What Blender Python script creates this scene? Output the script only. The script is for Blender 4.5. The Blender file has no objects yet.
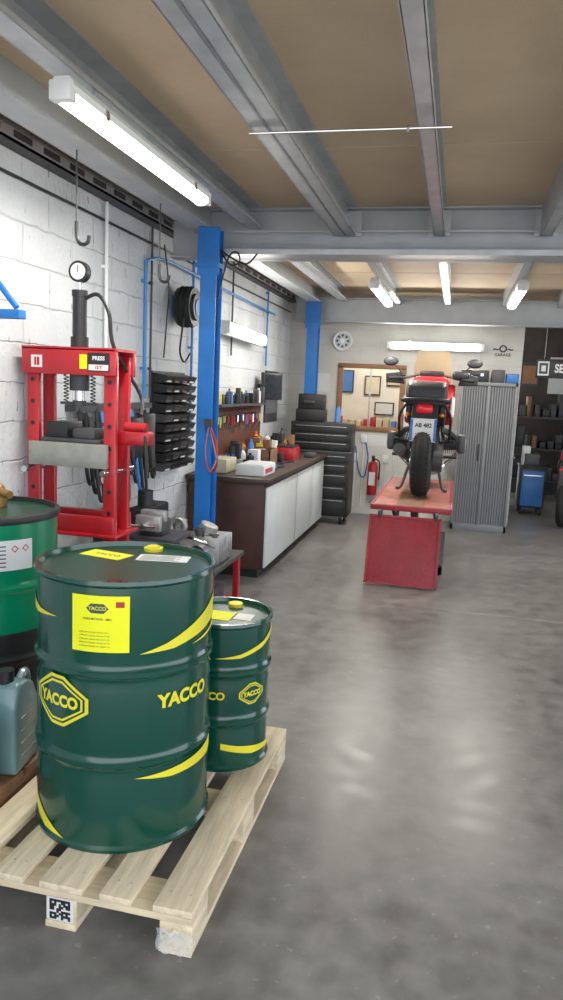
import bpy, bmesh, math, random
from mathutils import Vector, Matrix
random.seed(7)
sc=bpy.context.scene
# ------------------------------------------------------------------ materials
def nodes(m):
    m.use_nodes=True
    nt=m.node_tree; return nt, nt.nodes.get('Principled BSDF')
MATS={}
def mat(name,col,rough=.5,metal=0,var=.12,vs=6,bump=0,bs=40,emit=0,coat=0,stretch=None,trans=0,alpha=1,spec=.5):
    if name in MATS: return MATS[name]
    m=bpy.data.materials.new(name); nt,p=nodes(m)
    p.inputs['Roughness'].default_value=rough; p.inputs['Metallic'].default_value=metal
    p.inputs['Coat Weight'].default_value=coat; p.inputs['Transmission Weight'].default_value=trans
    p.inputs['Alpha'].default_value=alpha; p.inputs['Specular IOR Level'].default_value=spec
    tc=nt.nodes.new('ShaderNodeTexCoord'); mp=nt.nodes.new('ShaderNodeMapping')
    nt.links.new(tc.outputs['Object'],mp.inputs['Vector'])
    if stretch: mp.inputs['Scale'].default_value=stretch
    n=nt.nodes.new('ShaderNodeTexNoise'); n.inputs['Scale'].default_value=vs; n.inputs['Detail'].default_value=6
    nt.links.new(mp.outputs[0],n.inputs['Vector'])
    r=nt.nodes.new('ShaderNodeValToRGB')
    r.color_ramp.elements[0].position=.3; r.color_ramp.elements[1].position=.7
    r.color_ramp.elements[0].color=[c*(1-var) for c in col]+[1]
    r.color_ramp.elements[1].color=[min(1,c*(1+var)) for c in col]+[1]
    nt.links.new(n.outputs['Fac'],r.inputs['Fac']); nt.links.new(r.outputs[0],p.inputs['Base Color'])
    if bump:
        n2=nt.nodes.new('ShaderNodeTexNoise'); n2.inputs['Scale'].default_value=bs; n2.inputs['Detail'].default_value=4
        nt.links.new(mp.outputs[0],n2.inputs['Vector'])
        b=nt.nodes.new('ShaderNodeBump'); b.inputs['Strength'].default_value=bump; b.inputs['Distance'].default_value=.01
        nt.links.new(n2.outputs['Fac'],b.inputs['Height']); nt.links.new(b.outputs[0],p.inputs['Normal'])
    if emit:
        p.inputs['Emission Color'].default_value=list(col)+[1]; p.inputs['Emission Strength'].default_value=emit
    MATS[name]=m; return m
M_green=mat('drum_green_enamel',(.0,.052,.034),.18,0,.06,3,coat=.4)
M_green2=mat('drum_green_lid',(.004,.05,.03),.3,0,.15,5)
M_lgreen=mat('drum_bright_green',(.0,.20,.095),.3,0,.1,3,coat=.3)
M_yel=mat('decal_yellow',(.72,.64,.03),.4,0,.03)
M_lyel=mat('label_yellow',(.78,.78,.0),.5,0,.02)
M_white=mat('label_white',(.7,.7,.7),.5,0,.04)
M_red=mat('red_enamel',(.42,.010,.018),.35,0,.12,8,coat=.2)
M_redl=mat('lift_red',(.34,.02,.035),.45,0,.12,10,bump=.3,bs=90)
M_redt=mat('lift_table_worn_red',(.36,.12,.09),.55,0,.3,9)
M_blk=mat('black_plastic',(.015,.015,.017),.45,0,.2)
M_rub=mat('rubber_black',(.012,.012,.012),.75,0,.2,bump=.2)
M_dk=mat('dark_grey',(.06,.06,.065),.5,.2,.2)
M_steel=mat('steel_galvanised',(.46,.48,.50),.42,.4,.12,9)
M_beam=mat('beam_grey_paint',(.42,.44,.46),.5,.2,.08,6)
M_alu=mat('cast_aluminium',(.42,.42,.42),.45,.8,.25,14,bump=.4,bs=50)
M_bed=mat('press_bed_steel',(.30,.30,.27),.55,.3,.2,10)
M_chr=mat('chrome',(.7,.7,.72),.15,1,.03)
M_blue=mat('post_blue_paint',(.012,.15,.48),.45,0,.15,7)
M_pipe=mat('pipe_blue',(.04,.22,.55),.4,0,.05)
M_cab=mat('cabinet_white_laminate',(.62,.64,.65),.45,0,.05,4)
M_brown=mat('cabinet_brown',(.06,.025,.018),.5,0,.25,6)
M_top=mat('counter_dark_wood',(.055,.036,.03),.4,0,.3,8,stretch=(1,.2,1))
M_peg=mat('board_brown',(.11,.035,.018),.65,0,.15)
M_wood=mat('pallet_pine',(.68,.57,.40),.65,0,.18,14,bump=.25,bs=60,stretch=(3,.35,3))
M_woodx=mat('pallet_pine_cross',(.62,.51,.35),.65,0,.18,14,bump=.25,bs=60,stretch=(.35,3,3))
M_oldw=mat('old_wood',(.22,.11,.06),.7,0,.3,10,bump=.2)
M_lock=mat('locker_shutter_grey',(.175,.182,.195),.6,.0,.06)
M_lockf=mat('locker_frame_grey',(.07,.073,.078),.5,.0,.06)
M_lockb=mat('locker_body_grey',(.18,.19,.20),.5,.0,.06)
M_tube=mat('fluorescent_tube',(1,.98,.9),.5,0,0,emit=7)
M_diff=mat('lamp_housing_white',(.75,.77,.76),.4,0,.04)
M_teal=mat('jug_teal_plastic',(.13,.23,.24),.35,0,.12,6,coat=.3)
M_frame=mat('window_wood_frame',(.28,.13,.06),.5,0,.2)
M_beige=mat('beige_card',(.55,.45,.3),.8,0,.1,bump=.2)
M_screenb=mat('windscreen_tinted',(.55,.42,.25),.12,0,.04,alpha=.8)
M_office=mat('office_paint',(.75,.72,.66),.7,0,.04)
M_orange=mat('indicator_orange',(.8,.2,.01),.3)
M_tail=mat('tail_light_red',(.65,.01,.02),.2,0,.05,emit=.15)
M_screen=mat('monitor_screen',(.02,.025,.035),.15)
M_cartb=mat('cart_blue',(.03,.15,.42),.45)
M_brass=mat('brass',(.35,.2,.07),.4,.7)
M_glass=mat('gauge_face',(.75,.75,.72),.3,0,.03)
M_clear=mat('clear_film',(.85,.87,.9),.15,0,.02,alpha=.3)
M_dkw=mat('far_wall_dimmed',(.05,.04,.035),.7,0,.2)  # darkness of the far room put into its wall colour
M_skin=mat('cream',(.6,.55,.4),.6)
M_cbl=mat('cloth_blue',(.08,.2,.5),.8)

def ceiling_mat():
    m=bpy.data.materials.new('ceiling_chipboard'); nt,p=nodes(m)
    tc=nt.nodes.new('ShaderNodeTexCoord')
    n=nt.nodes.new('ShaderNodeTexNoise'); n.inputs['Scale'].default_value=2; n.inputs['Detail'].default_value=8
    n3=nt.nodes.new('ShaderNodeTexNoise'); n3.inputs['Scale'].default_value=160
    nt.links.new(tc.outputs['Object'],n.inputs['Vector']); nt.links.new(tc.outputs['Object'],n3.inputs['Vector'])
    mx=nt.nodes.new('ShaderNodeMath'); mx.operation='MULTIPLY_ADD'; mx.inputs[1].default_value=.5
    nt.links.new(n3.outputs['Fac'],mx.inputs[0]); nt.links.new(n.outputs['Fac'],mx.inputs[2])
    r=nt.nodes.new('ShaderNodeValToRGB'); r.color_ramp.elements[0].position=.5; r.color_ramp.elements[1].position=1
    r.color_ramp.elements[0].color=(.52,.40,.27,1); r.color_ramp.elements[1].color=(.66,.53,.38,1)
    nt.links.new(mx.outputs[0],r.inputs[0]); nt.links.new(r.outputs[0],p.inputs['Base Color'])
    p.inputs['Roughness'].default_value=.75
    return m
def wall_mat(name,base,axis_x=True,bumps=.7):
    m=bpy.data.materials.new(name); nt,p=nodes(m)
    tc=nt.nodes.new('ShaderNodeTexCoord'); mp=nt.nodes.new('ShaderNodeMapping')
    mp.vector_type='TEXTURE'
    if axis_x: mp.inputs['Rotation'].default_value=(math.pi/2,0,math.pi/2)
    else: mp.inputs['Rotation'].default_value=(math.pi/2,0,0)
    nt.links.new(tc.outputs['Object'],mp.inputs['Vector'])
    nz=nt.nodes.new('ShaderNodeTexNoise'); nz.inputs['Scale'].default_value=14; nz.inputs['Detail'].default_value=8
    nt.links.new(tc.outputs['Object'],nz.inputs['Vector'])
    ad=nt.nodes.new('ShaderNodeMixRGB'); ad.blend_type='ADD'; ad.inputs[0].default_value=.025
    nt.links.new(mp.outputs[0],ad.inputs[1]); nt.links.new(nz.outputs['Color'],ad.inputs[2])
    br=nt.nodes.new('ShaderNodeTexBrick'); br.inputs['Scale'].default_value=1
    br.inputs['Brick Width'].default_value=.5; br.inputs['Row Height'].default_value=.2
    br.inputs['Mortar Size'].default_value=.007; br.inputs['Mortar Smooth'].default_value=.9
    nt.links.new(ad.outputs[0],br.inputs['Vector'])
    br.inputs['Color1'].default_value=[c for c in base]+[1]; br.inputs['Color2'].default_value=[c*.97 for c in base]+[1]
    br.inputs['Mortar'].default_value=[c*.92 for c in base]+[1]
    n2=nt.nodes.new('ShaderNodeTexNoise'); n2.inputs['Scale'].default_value=2.2; n2.inputs['Detail'].default_value=8
    nt.links.new(tc.outputs['Object'],n2.inputs['Vector'])
    r2=nt.nodes.new('ShaderNodeValToRGB'); r2.color_ramp.elements[0].position=.3; r2.color_ramp.elements[1].position=.6
    r2.color_ramp.elements[0].color=(.82,.82,.81,1); r2.color_ramp.elements[1].color=(1,1,1,1)
    nt.links.new(n2.outputs['Fac'],r2.inputs[0])
    mu=nt.nodes.new('ShaderNodeMixRGB'); mu.blend_type='MULTIPLY'; mu.inputs[0].default_value=1
    nt.links.new(br.outputs['Color'],mu.inputs[1]); nt.links.new(r2.outputs[0],mu.inputs[2])
    mps=nt.nodes.new('ShaderNodeMapping'); mps.inputs['Scale'].default_value=(4,4,1.6)
    nt.links.new(tc.outputs['Object'],mps.inputs['Vector'])
    n5=nt.nodes.new('ShaderNodeTexNoise'); n5.inputs['Scale'].default_value=5; n5.inputs['Detail'].default_value=8
    nt.links.new(mps.outputs[0],n5.inputs['Vector'])
    r5=nt.nodes.new('ShaderNodeValToRGB'); r5.color_ramp.elements[0].position=.655; r5.color_ramp.elements[1].position=.69
    r5.color_ramp.elements[0].color=(1,1,1,1); k=.5 if bumps>.5 else .9; r5.color_ramp.elements[1].color=(k,k,k,1)
    nt.links.new(n5.outputs['Fac'],r5.inputs[0])
    mu2=nt.nodes.new('ShaderNodeMixRGB'); mu2.blend_type='MULTIPLY'; mu2.inputs[0].default_value=1
    nt.links.new(mu.outputs[0],mu2.inputs[1]); nt.links.new(r5.outputs[0],mu2.inputs[2])
    nt.links.new(mu2.outputs[0],p.inputs['Base Color'])
    n4=nt.nodes.new('ShaderNodeTexNoise'); n4.inputs['Scale'].default_value=30; n4.inputs['Detail'].default_value=8
    nt.links.new(tc.outputs['Object'],n4.inputs['Vector'])
    ma=nt.nodes.new('ShaderNodeMath'); ma.operation='MULTIPLY_ADD'; ma.inputs[1].default_value=-.8
    nt.links.new(br.outputs['Fac'],ma.inputs[0]); nt.links.new(n4.outputs['Fac'],ma.inputs[2])
    b=nt.nodes.new('ShaderNodeBump'); b.inputs['Strength'].default_value=bumps; b.inputs['Distance'].default_value=.012
    nt.links.new(ma.outputs[0],b.inputs['Height']); nt.links.new(b.outputs[0],p.inputs['Normal'])
    p.inputs['Roughness'].default_value=.7
    return m
def floor_mat():
    m=bpy.data.materials.new('floor_concrete'); nt,p=nodes(m)
    tc=nt.nodes.new('ShaderNodeTexCoord')
    def noise(s,d,dist=0):
        n=nt.nodes.new('ShaderNodeTexNoise'); n.inputs['Scale'].default_value=s; n.inputs['Detail'].default_value=d
        n.inputs['Distortion'].default_value=dist
        nt.links.new(tc.outputs['Object'],n.inputs['Vector']); return n
    a=noise(1.1,9,.3); b=noise(9,12,.2); c=noise(30,4)
    r=nt.nodes.new('ShaderNodeValToRGB'); r.color_ramp.elements[0].position=.36; r.color_ramp.elements[1].position=.64
    r.color_ramp.elements[0].color=(.118,.113,.107,1); r.color_ramp.elements[1].color=(.24,.231,.22,1)
    mi=nt.nodes.new('ShaderNodeMixRGB'); mi.inputs[0].default_value=.5
    nt.links.new(a.outputs['Fac'],mi.inputs[1]); nt.links.new(b.outputs['Fac'],mi.inputs[2]); nt.links.new(mi.outputs[0],r.inputs[0])
    sp=nt.nodes.new('ShaderNodeValToRGB'); sp.color_ramp.elements[0].position=.655; sp.color_ramp.elements[1].position=.70
    sp.color_ramp.elements[0].color=(1,1,1,1); sp.color_ramp.elements[1].color=(1.35,1.32,1.28,1)
    nt.links.new(c.outputs['Fac'],sp.inputs[0])
    mu=nt.nodes.new('ShaderNodeMixRGB'); mu.blend_type='MULTIPLY'; mu.inputs[0].default_value=1
    nt.links.new(r.outputs[0],mu.inputs[1]); nt.links.new(sp.outputs[0],mu.inputs[2])
    nt.links.new(mu.outputs[0],p.inputs['Base Color'])
    rr=nt.nodes.new('ShaderNodeMapRange'); rr.inputs['From Min'].default_value=.3; rr.inputs['From Max'].default_value=.7
    rr.inputs['To Min'].default_value=.28; rr.inputs['To Max'].default_value=.42
    nt.links.new(b.outputs['Fac'],rr.inputs['Value']); nt.links.new(rr.outputs[0],p.inputs['Roughness'])
    p.inputs['Specular IOR Level'].default_value=.45
    bm_=nt.nodes.new('ShaderNodeBump'); bm_.inputs['Strength'].default_value=.08; bm_.inputs['Distance'].default_value=.003
    nt.links.new(b.outputs['Fac'],bm_.inputs['Height']); nt.links.new(bm_.outputs[0],p.inputs['Normal'])
    return m

# ------------------------------------------------------------------ builder
class B:
    def __init__(s,name): s.name=name; s.bm=bmesh.new(); s.mats=[]; s.M=Matrix.Identity(4)
    def mi(s,m):
        if m not in s.mats: s.mats.append(m)
        return s.mats.index(m)
    def add(s,bm,m,smooth=False,M=None):
        i=s.mi(m)
        for f in bm.faces: f.material_index=i; f.smooth=smooth
        bm.transform(s.M@M if M else s.M)
        me=bpy.data.meshes.new('t'); bm.to_mesh(me); bm.free(); s.bm.from_mesh(me); bpy.data.meshes.remove(me)
    def box(s,x0,x1,y0,y1,z0,z1,m,bev=0,M=None):
        b=bmesh.new(); bmesh.ops.create_cube(b,size=1)
        for v in b.verts: v.co=Vector(((x0+x1)/2+v.co.x*(x1-x0),(y0+y1)/2+v.co.y*(y1-y0),(z0+z1)/2+v.co.z*(z1-z0)))
        if bev: bmesh.ops.bevel(b,geom=b.edges[:],offset=bev,segments=2,affect='EDGES',profile=.5)
        s.add(b,m,bool(bev),M)
    def cyl(s,p1,p2,r,m,r2=None,seg=20,cap=True):
        p1=Vector(p1);p2=Vector(p2);d=p2-p1
        b=bmesh.new(); bmesh.ops.create_cone(b,cap_ends=cap,segments=seg,radius1=r,radius2=r if r2 is None else r2,depth=d.length)
        q=Vector((0,0,1)).rotation_difference(d.normalized())
        s.add(b,m,True,Matrix.Translation((p1+p2)/2)@q.to_matrix().to_4x4())
    def sph(s,c,r,m,sc=(1,1,1),seg=16):
        b=bmesh.new(); bmesh.ops.create_uvsphere(b,u_segments=seg,v_segments=seg//2+2,radius=r)
        s.add(b,m,True,Matrix.Translation(c)@Matrix.Diagonal((*sc,1)))
    def lathe(s,prof,c,m,seg=48,M=None):
        b=bmesh.new(); rings=[]
        for (r,z) in prof:
            if r<1e-6: rings.append([b.verts.new((0,0,z))])
            else: rings.append([b.verts.new((r*math.cos(2*math.pi*i/seg),r*math.sin(2*math.pi*i/seg),z)) for i in range(seg)])
        for a,d in zip(rings,rings[1:]):
            for i in range(seg):
                j=(i+1)%seg
                if len(a)==1 and len(d)==1: continue
                if len(a)==1: b.faces.new((a[0],d[j],d[i]))
                elif len(d)==1: b.faces.new((a[i],a[j],d[0]))
                else: b.faces.new((a[i],a[j],d[j],d[i]))
        bmesh.ops.recalc_face_normals(b,faces=b.faces[:])
        s.add(b,m,True,Matrix.Translation(c)@(M or Matrix.Identity(4)))
    def torus(s,c,R,r,m,axis='X',seg=40,sg=12,sx=1):
        b=bmesh.new(); rings=[]
        for i in range(seg):
            a=2*math.pi*i/seg
            rings.append([b.verts.new(((R+r*math.cos(t))*math.cos(a),(R+r*math.cos(t))*math.sin(a),sx*r*math.sin(t))) for t in [2*math.pi*k/sg for k in range(sg)]])
        for i in range(seg):
            A=rings[i];D=rings[(i+1)%seg]
            for k in range(sg): b.faces.new((A[k],D[k],D[(k+1)%sg],A[(k+1)%sg]))
        rot={'X':Matrix.Rotation(math.pi/2,4,'Y'),'Y':Matrix.Rotation(math.pi/2,4,'X'),'Z':Matrix.Identity(4)}[axis]
        s.add(b,m,True,Matrix.Translation(c)@rot)
    def tube(s,pts,r,m,seg=8,n=6,smooth=True):
        P=[Vector(p) for p in pts]
        if smooth and len(P)>2:
            Q=[]
            for i in range(len(P)-1):
                p0=P[max(i-1,0)];p1=P[i];p2=P[i+1];p3=P[min(i+2,len(P)-1)]
                for k in range(n):
                    t=k/n
                    Q.append(.5*((2*p1)+(p2-p0)*t+(2*p0-5*p1+4*p2-p3)*t*t+(3*p1-p0-3*p2+p3)*t**3))
            Q.append(P[-1]); P=Q
        b=bmesh.new(); rings=[]; prev=None
        for i,p in enumerate(P):
            t=(P[min(i+1,len(P)-1)]-P[max(i-1,0)]).normalized()
            if prev is None: x=t.orthogonal().normalized()
            else: x=(prev-t*prev.dot(t)).normalized()
            prev=x; y=t.cross(x)
            rings.append([b.verts.new(p+r*(x*math.cos(2*math.pi*k/seg)+y*math.sin(2*math.pi*k/seg))) for k in range(seg)])
        for A,D in zip(rings,rings[1:]):
            for k in range(seg): b.faces.new((A[k],A[(k+1)%seg],D[(k+1)%seg],D[k]))
        b.faces.new(rings[0][::-1]); b.faces.new(rings[-1])
        s.add(b,m,True)
    def prism(s,poly,axis,a0,a1,m,bev=0,M=None):
        b=bmesh.new()
        def co(p,a): return {'X':(a,p[0],p[1]),'Y':(p[0],a,p[1]),'Z':(p[0],p[1],a)}[axis]
        A=[b.verts.new(co(p,a0)) for p in poly];D=[b.verts.new(co(p,a1)) for p in poly]
        b.faces.new(A);b.faces.new(D[::-1]);n=len(poly)
        for i in range(n): b.faces.new((A[i],D[i],D[(i+1)%n],A[(i+1)%n]))
        bmesh.ops.recalc_face_normals(b,faces=b.faces[:])
        if bev: bmesh.ops.bevel(b,geom=b.edges[:],offset=bev,segments=3,affect='EDGES',profile=.5)
        s.add(b,m,bool(bev),M)
    def wrap(s,bm,cx,cy,r,th0,z0,m):
        xs=[v.co.x for v in bm.verts]; x=min(xs)+.015
        while x<max(xs):
            bmesh.ops.bisect_plane(bm,geom=bm.verts[:]+bm.edges[:]+bm.faces[:],plane_co=(x,0,0),plane_no=(1,0,0)); x+=.015
        for v in bm.verts:
            a=th0+v.co.x/r; v.co=Vector((cx+r*math.cos(a),cy+r*math.sin(a),z0+v.co.y))
        s.add(bm,m,False)
    def done(s,ang=35):
        me=bpy.data.meshes.new(s.name); s.bm.to_mesh(me); s.bm.free()
        for m in s.mats: me.materials.append(m)
        try: me.set_sharp_from_angle(angle=math.radians(ang))
        except Exception: pass
        ob=bpy.data.objects.new(s.name,me); sc.collection.objects.link(ob); return ob
def polybm(pts):
    b=bmesh.new(); b.faces.new([b.verts.new((p[0],p[1],0)) for p in pts]); return b
def textbm(t,size,off=0.0,xs=1,shear=0):
    c=bpy.data.curves.new('t','FONT'); c.body=t; c.size=size; c.align_x='CENTER'; c.align_y='CENTER'; c.offset=off; c.shear=shear
    c.resolution_u=4
    o=bpy.data.objects.new('t',c); sc.collection.objects.link(o)
    dg=bpy.context.evaluated_depsgraph_get(); dg.update()
    me=bpy.data.meshes.new_from_object(o.evaluated_get(dg)); b=bmesh.new(); b.from_mesh(me)
    bpy.data.objects.remove(o); bpy.data.curves.remove(c); bpy.data.meshes.remove(me)
    for v in b.verts: v.co.x*=xs
    return b
def T(x,y,z): return Matrix.Translation((x,y,z))
def RZ(a): return Matrix.Rotation(math.radians(a),4,'Z')
def RX(a): return Matrix.Rotation(math.radians(a),4,'X')
def RY(a): return Matrix.Rotation(math.radians(a),4,'Y')
FACE_Y=RX(90)

WX=-2.2; CZ=2.83; YB=9.7; RXW=3.6
# ------------------------------------------------------------------ room shell
b=B('floor'); b.box(-2.4,RXW+.2,-1,14,-.1,0,floor_mat()); b.done()
b=B('ground_outside_bounce'); b.box(-14,14,-16,-1,-.1,0,mat('outdoor_bounce_pale',(.45,.43,.40),.8,0,.1,2,bump=.2)); b.box(RXW+.2,14,-1,14,-.1,0,MATS['outdoor_bounce_pale']); b.done()  # unseen pale ground, added to bounce daylight up to the ceiling
b=B('floor_joint'); b.box(-.1,RXW,5.6,5.612,.0,.0015,mat('joint_light',(.28,.27,.25),.7)); b.done()
b=B('wall_left'); b.box(WX-.2,WX,-1,YB+.2,0,CZ,wall_mat('block_wall_white',(.66,.68,.70))); b.done()
wb=wall_mat('back_wall_white',(.64,.63,.59),False,.25)
b=B('wall_back')
wx0,wx1,wz0,wz1=-1.5,-.70,1.14,1.92
b.box(WX,wx0,YB,YB+.15,0,CZ,wb); b.box(wx1,.74,YB,YB+.15,0,CZ,wb)
b.box(wx0,wx1,YB,YB+.15,0,wz0,wb); b.box(wx0,wx1,YB,YB+.15,wz1,CZ,wb); b.done()
b=B('window_1')
for (a0,a1,c0,c1) in ((wx0-.04,wx1+.04,wz0-.04,wz0+.02),(wx0-.04,wx1+.04,wz1-.02,wz1+.04),(wx0-.04,wx0+.03,wz0,wz1),(wx1-.03,wx1+.04,wz0,wz1)):
    b.box(a0,a1,YB-.03,YB-.002,c0,c1,M_frame,.004)
b.box(wx0+.38,wx0+.40,YB-.02,YB-.005,wz0,wz1,M_steel,.002)
b.done()
b=B('wall_office'); b.box(WX,.74,YB+2.0,YB+2.1,0,CZ,M_office); b.box(.64,.74,YB+.15,YB+2,0,CZ,M_office); b.box(WX-.2,WX,YB+.2,YB+2.1,0,CZ,M_office); b.done()
b=B('office_picture_frames')
for (x,z,w,h,c) in ((-1.75,1.75,.3,.35,M_cbl),(-1.3,1.7,.25,.3,M_skin),(-.95,1.8,.28,.2,M_beige),(-1.1,1.35,.3,.2,M_cab)):
    b.box(x-w/2,x+w/2,YB+1.97,YB+1.998,z-h/2,z+h/2,M_dk); b.box(x-w/2+.02,x+w/2-.02,YB+1.96,YB+1.972,z-h/2+.02,z+h/2-.02,c)
b.done()
b=B('office_shelf'); b.box(-1.95,-.6,YB+1.6,YB+1.99,1.0,1.03,M_frame); b.box(-1.95,-.6,YB+1.6,YB+1.99,0,.03,M_frame); b.box(-1.95,-1.92,YB+1.6,YB+1.99,0,1.0,M_frame); b.box(-.63,-.6,YB+1.6,YB+1.99,0,1.0,M_frame)
for i in range(12): x=-1.9+i*.105; h=random.uniform(.12,.28); b.box(x,x+.07,YB+1.65,YB+1.9,1.03,1.03+h,random.choice([M_red,M_cbl,M_dk,M_white,M_beige]),.004)
b.done()
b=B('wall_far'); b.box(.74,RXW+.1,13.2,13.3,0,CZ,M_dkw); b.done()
b=B('wall_right'); wr=wall_mat('block_wall_right',(.6,.6,.58)); b.box(RXW,RXW+.15,4.0,6.0,0,CZ,wr); b.box(RXW,RXW+.15,9.2,13.3,0,CZ,wr); b.box(RXW,RXW+.15,6,9.2,2.5,CZ,wr); b.done()
b=B('ceiling'); b.box(WX,RXW+.15,-1,13.3,CZ,CZ+.06,ceiling_mat()); b.done()
def cjoist(b,x,y0,y1,z0,z1,m,fl=.065,t=.006,side=1):
    b.box(x-t/2,x+t/2,y0,y1,z0,z1,m)
    for z in (z0,z1-t): b.box(min(x,x+side*fl),max(x,x+side*fl),y0,y1,z,z+t,m)
    b.box(x+side*fl-t/2,x+side*fl+t/2,y0,y1,z0,z0+.02,m)
CJ=CZ-.001
b=B('ceiling_beams')
for x in (-.81,-.23,.43,1.04,1.66,2.28,2.9):
    cjoist(b,x,-1,5.12,2.64,CJ,M_steel)
    if x<-.5: cjoist(b,x-.01,-1,5.12,2.64,CJ,M_steel,side=-1)
    cjoist(b,x,5.28,9.3,2.66,CJ,M_steel)
def ibeam_x(b,y,z0,z1,w=.16,t=.012):
    b.box(WX+.13,RXW-.01,y-t/2,y+t/2,z0,z1,M_beam)
    for z in (z0,z1-t): b.box(WX+.13,RXW-.01,y-w/2,y+w/2,z,z+t,M_beam)
ibeam_x(b,5.2,2.50,2.828); b.box(-1.6,RXW-.01,5.09,5.1,2.66,2.672,M_beam); b.box(-1.62,RXW-.01,5.0,5.12,2.50,2.535,M_steel)
for x in (-.81,-.23,.43,1.04): b.box(x-.04,x+.10,5.11,5.12,2.64,2.80,M_steel); b.cyl((x+.03,5.10,2.70),(x+.03,5.11,2.70),.012,M_dk,seg=6)
ibeam_x(b,9.38,2.45,2.74)
b.box(-1.81,-1.79,-1,9.3,2.68,CJ,M_beam); b.box(-1.88,-1.72,-1,9.3,2.665,2.68,M_beam)
cjoist(b,-1.5,-1,5.12,2.69,CJ,M_steel,fl=.1); cjoist(b,-1.5,5.28,9.3,2.69,CJ,M_steel,fl=.1)
b.done()
b=B('ceiling_board_seams')
for y in (1.3,3.9,6.4,7.9): b.box(WX+.5,RXW,y,y+.012,CZ-.003,CZ-.0005,mat('seam_light',(.6,.5,.34),.8))
b.done()
for y in (4.99,9.21):
    b=B('steel_post_blue'); xc=-1.705 if y<6 else -1.80; hw=.057 if y<6 else .07; zt0=2.66
    b.box(xc-hw,xc+hw,y-.07,y-.06,0,zt0,M_blue); b.box(xc-hw,xc+hw,y+.06,y+.07,0,zt0,M_blue); b.box(xc-.005,xc+.005,y-.065,y+.065,0,zt0,M_blue)
    b.box(xc-.10,xc+.10,y-.1,y+.08,0,.015,M_blue); b.box(xc-hw-.03,xc+hw+.02,y-.09,y+.08,2.40,2.43,M_blue)
    b.box(xc-hw-.02,xc+hw+.02,y-.08,y-.07,2.35,zt0,M_blue)
    for sx in(-1,1):
        for sy in (-1,1): b.cyl((xc+sx*.085,y+sy*.075,.01),(xc+sx*.085,y+sy*.075,.03),.01,M_steel,seg=6)
    b.done()
b=B('threaded_tie_rod'); b.cyl((-.90,3.05,2.63),(-.10,3.05,2.63),.005,M_chr,seg=8); b.cyl((-.26,3.05,2.63),(-.27,3.05,2.63),.014,M_chr,seg=6); b.done()
b=B('cable_tray'); tz=2.70
b.box(WX+.002,WX+.10,-1,9.6,tz,tz+.01,M_dk); b.box(WX+.09,WX+.10,-1,9.6,tz,tz+.06,M_steel); b.box(WX+.001,WX+.01,-1,9.6,tz,tz+.06,M_steel)
for i in range(6): b.tube([(WX+.02+.012*i,-1,tz+.025),(WX+.02+.012*i,9.6,tz+.025)],.006,M_blk if i%2 else M_steel,smooth=False)
for i in range(40): b.box(WX+.1,WX+.105,-.9+.26*i,-.75+.26*i,tz+.02,tz+.05,M_dk)
b.done()
b=B('wall_conduits')
def vp(y,z0,z1,r,m,x=WX+.03):
    b.cyl((x,y,z0),(x,y,z1),r,m,seg=10)
    z=z0+.2
    while z<z1: b.box(WX+.001,x+r,y-r*1.3,y+r*1.3,z,z+.02,m); z+=.6
vp(4.35,1.5,2.69,.011,M_diff); vp(4.95,1.5,2.45,.014,M_pipe); vp(5.05,1.5,2.69,.008,M_dk); vp(5.9,1.1,2.69,.011,M_pipe)
vp(6.3,1.7,2.69,.009,M_diff); vp(7.0,1.9,2.69,.009,M_dk); vp(8.35,1.85,2.69,.01,M_pipe); vp(3.0,.9,2.69,.009,M_diff)
b.tube([(WX+.04,4.95,2.45),(WX+.05,5.3,2.5),(WX+.05,6.5,2.48),(WX+.05,8.6,2.45)],.011,M_pipe)
b.tube([(WX+.015,-1,2.58),(WX+.015,3,2.585),(WX+.015,9.6,2.58)],.008,M_blk)
b.tube([(WX+.06,5.2,2.6),(WX+.08,5.25,2.3),(WX+.05,5.3,2.1),(WX+.05,5.25,1.8)],.006,M_blk)
b.done()
b=B('wall_cable_bundle')
b.tube([(-1.63,4.95,2.50),(-1.55,4.93,2.42),(-1.49,4.93,2.44),(-1.51,4.93,2.50),(-1.57,4.93,2.46),(-1.63,4.91,2.2)],.006,M_blk)
b.tube([(-1.64,4.93,2.52),(-1.45,4.9,2.42),(-1.37,4.93,2.49)],.006,M_blk)
b.done()

# ------------------------------------------------------------------ lamps
def lamp(p0,p1,down=(0,0,-1),power=30,s=.8):
    b=B('fluorescent_light_fixture'); p0=Vector(p0);p1=Vector(p1);d=(p1-p0).normalized()
    L=(p1-p0).length; dn=Vector(down); sd=d.cross(dn)
    R=Matrix((( *sd,0),( *d,0),( *(-dn),0),(0,0,0,1))).transposed()
    b.M=Matrix.Translation(p0)@R@Matrix.Diagonal((s,1,s,1))
    b.prism([(-.055,0),(.055,0),(.065,.03),(.04,.07),(-.04,.07),(-.065,.03)],'Y',0,L,M_diff)
    b.box(-.058,.058,-.02,.03,-.045,.05,M_diff,.01); b.box(-.058,.058,L-.03,L+.02,-.045,.05,M_diff,.01)
    b.prism([(-.055,0),(-.048,-.035),(-.02,-.055),(.02,-.055),(.048,-.035),(.055,0)],'Y',.03,L-.03,M_tube)
    for y in (.25,L-.25): b.box(-.07,.07,y-.015,y+.015,-.02,.03,M_chr); b.box(-.015,.015,y-.015,y+.015,.07,.12,M_steel)
    b.done()
    li=bpy.data.lights.new('tube_light','AREA'); li.shape='RECTANGLE'; li.size=.08; li.size_y=L; li.energy=power; li.color=(1,.97,.88)
    o=bpy.data.objects.new('fluorescent_tube_light',li); sc.collection.objects.link(o)
    o.matrix_world=Matrix.Translation((p0+p1)/2+dn*.06)@R
lamp((-1.41,2.48,2.60),(-1.41,3.95,2.60),power=24,s=.72)
lamp((-.80,6.8,2.56),(-.80,8.2,2.56),power=29)
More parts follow.
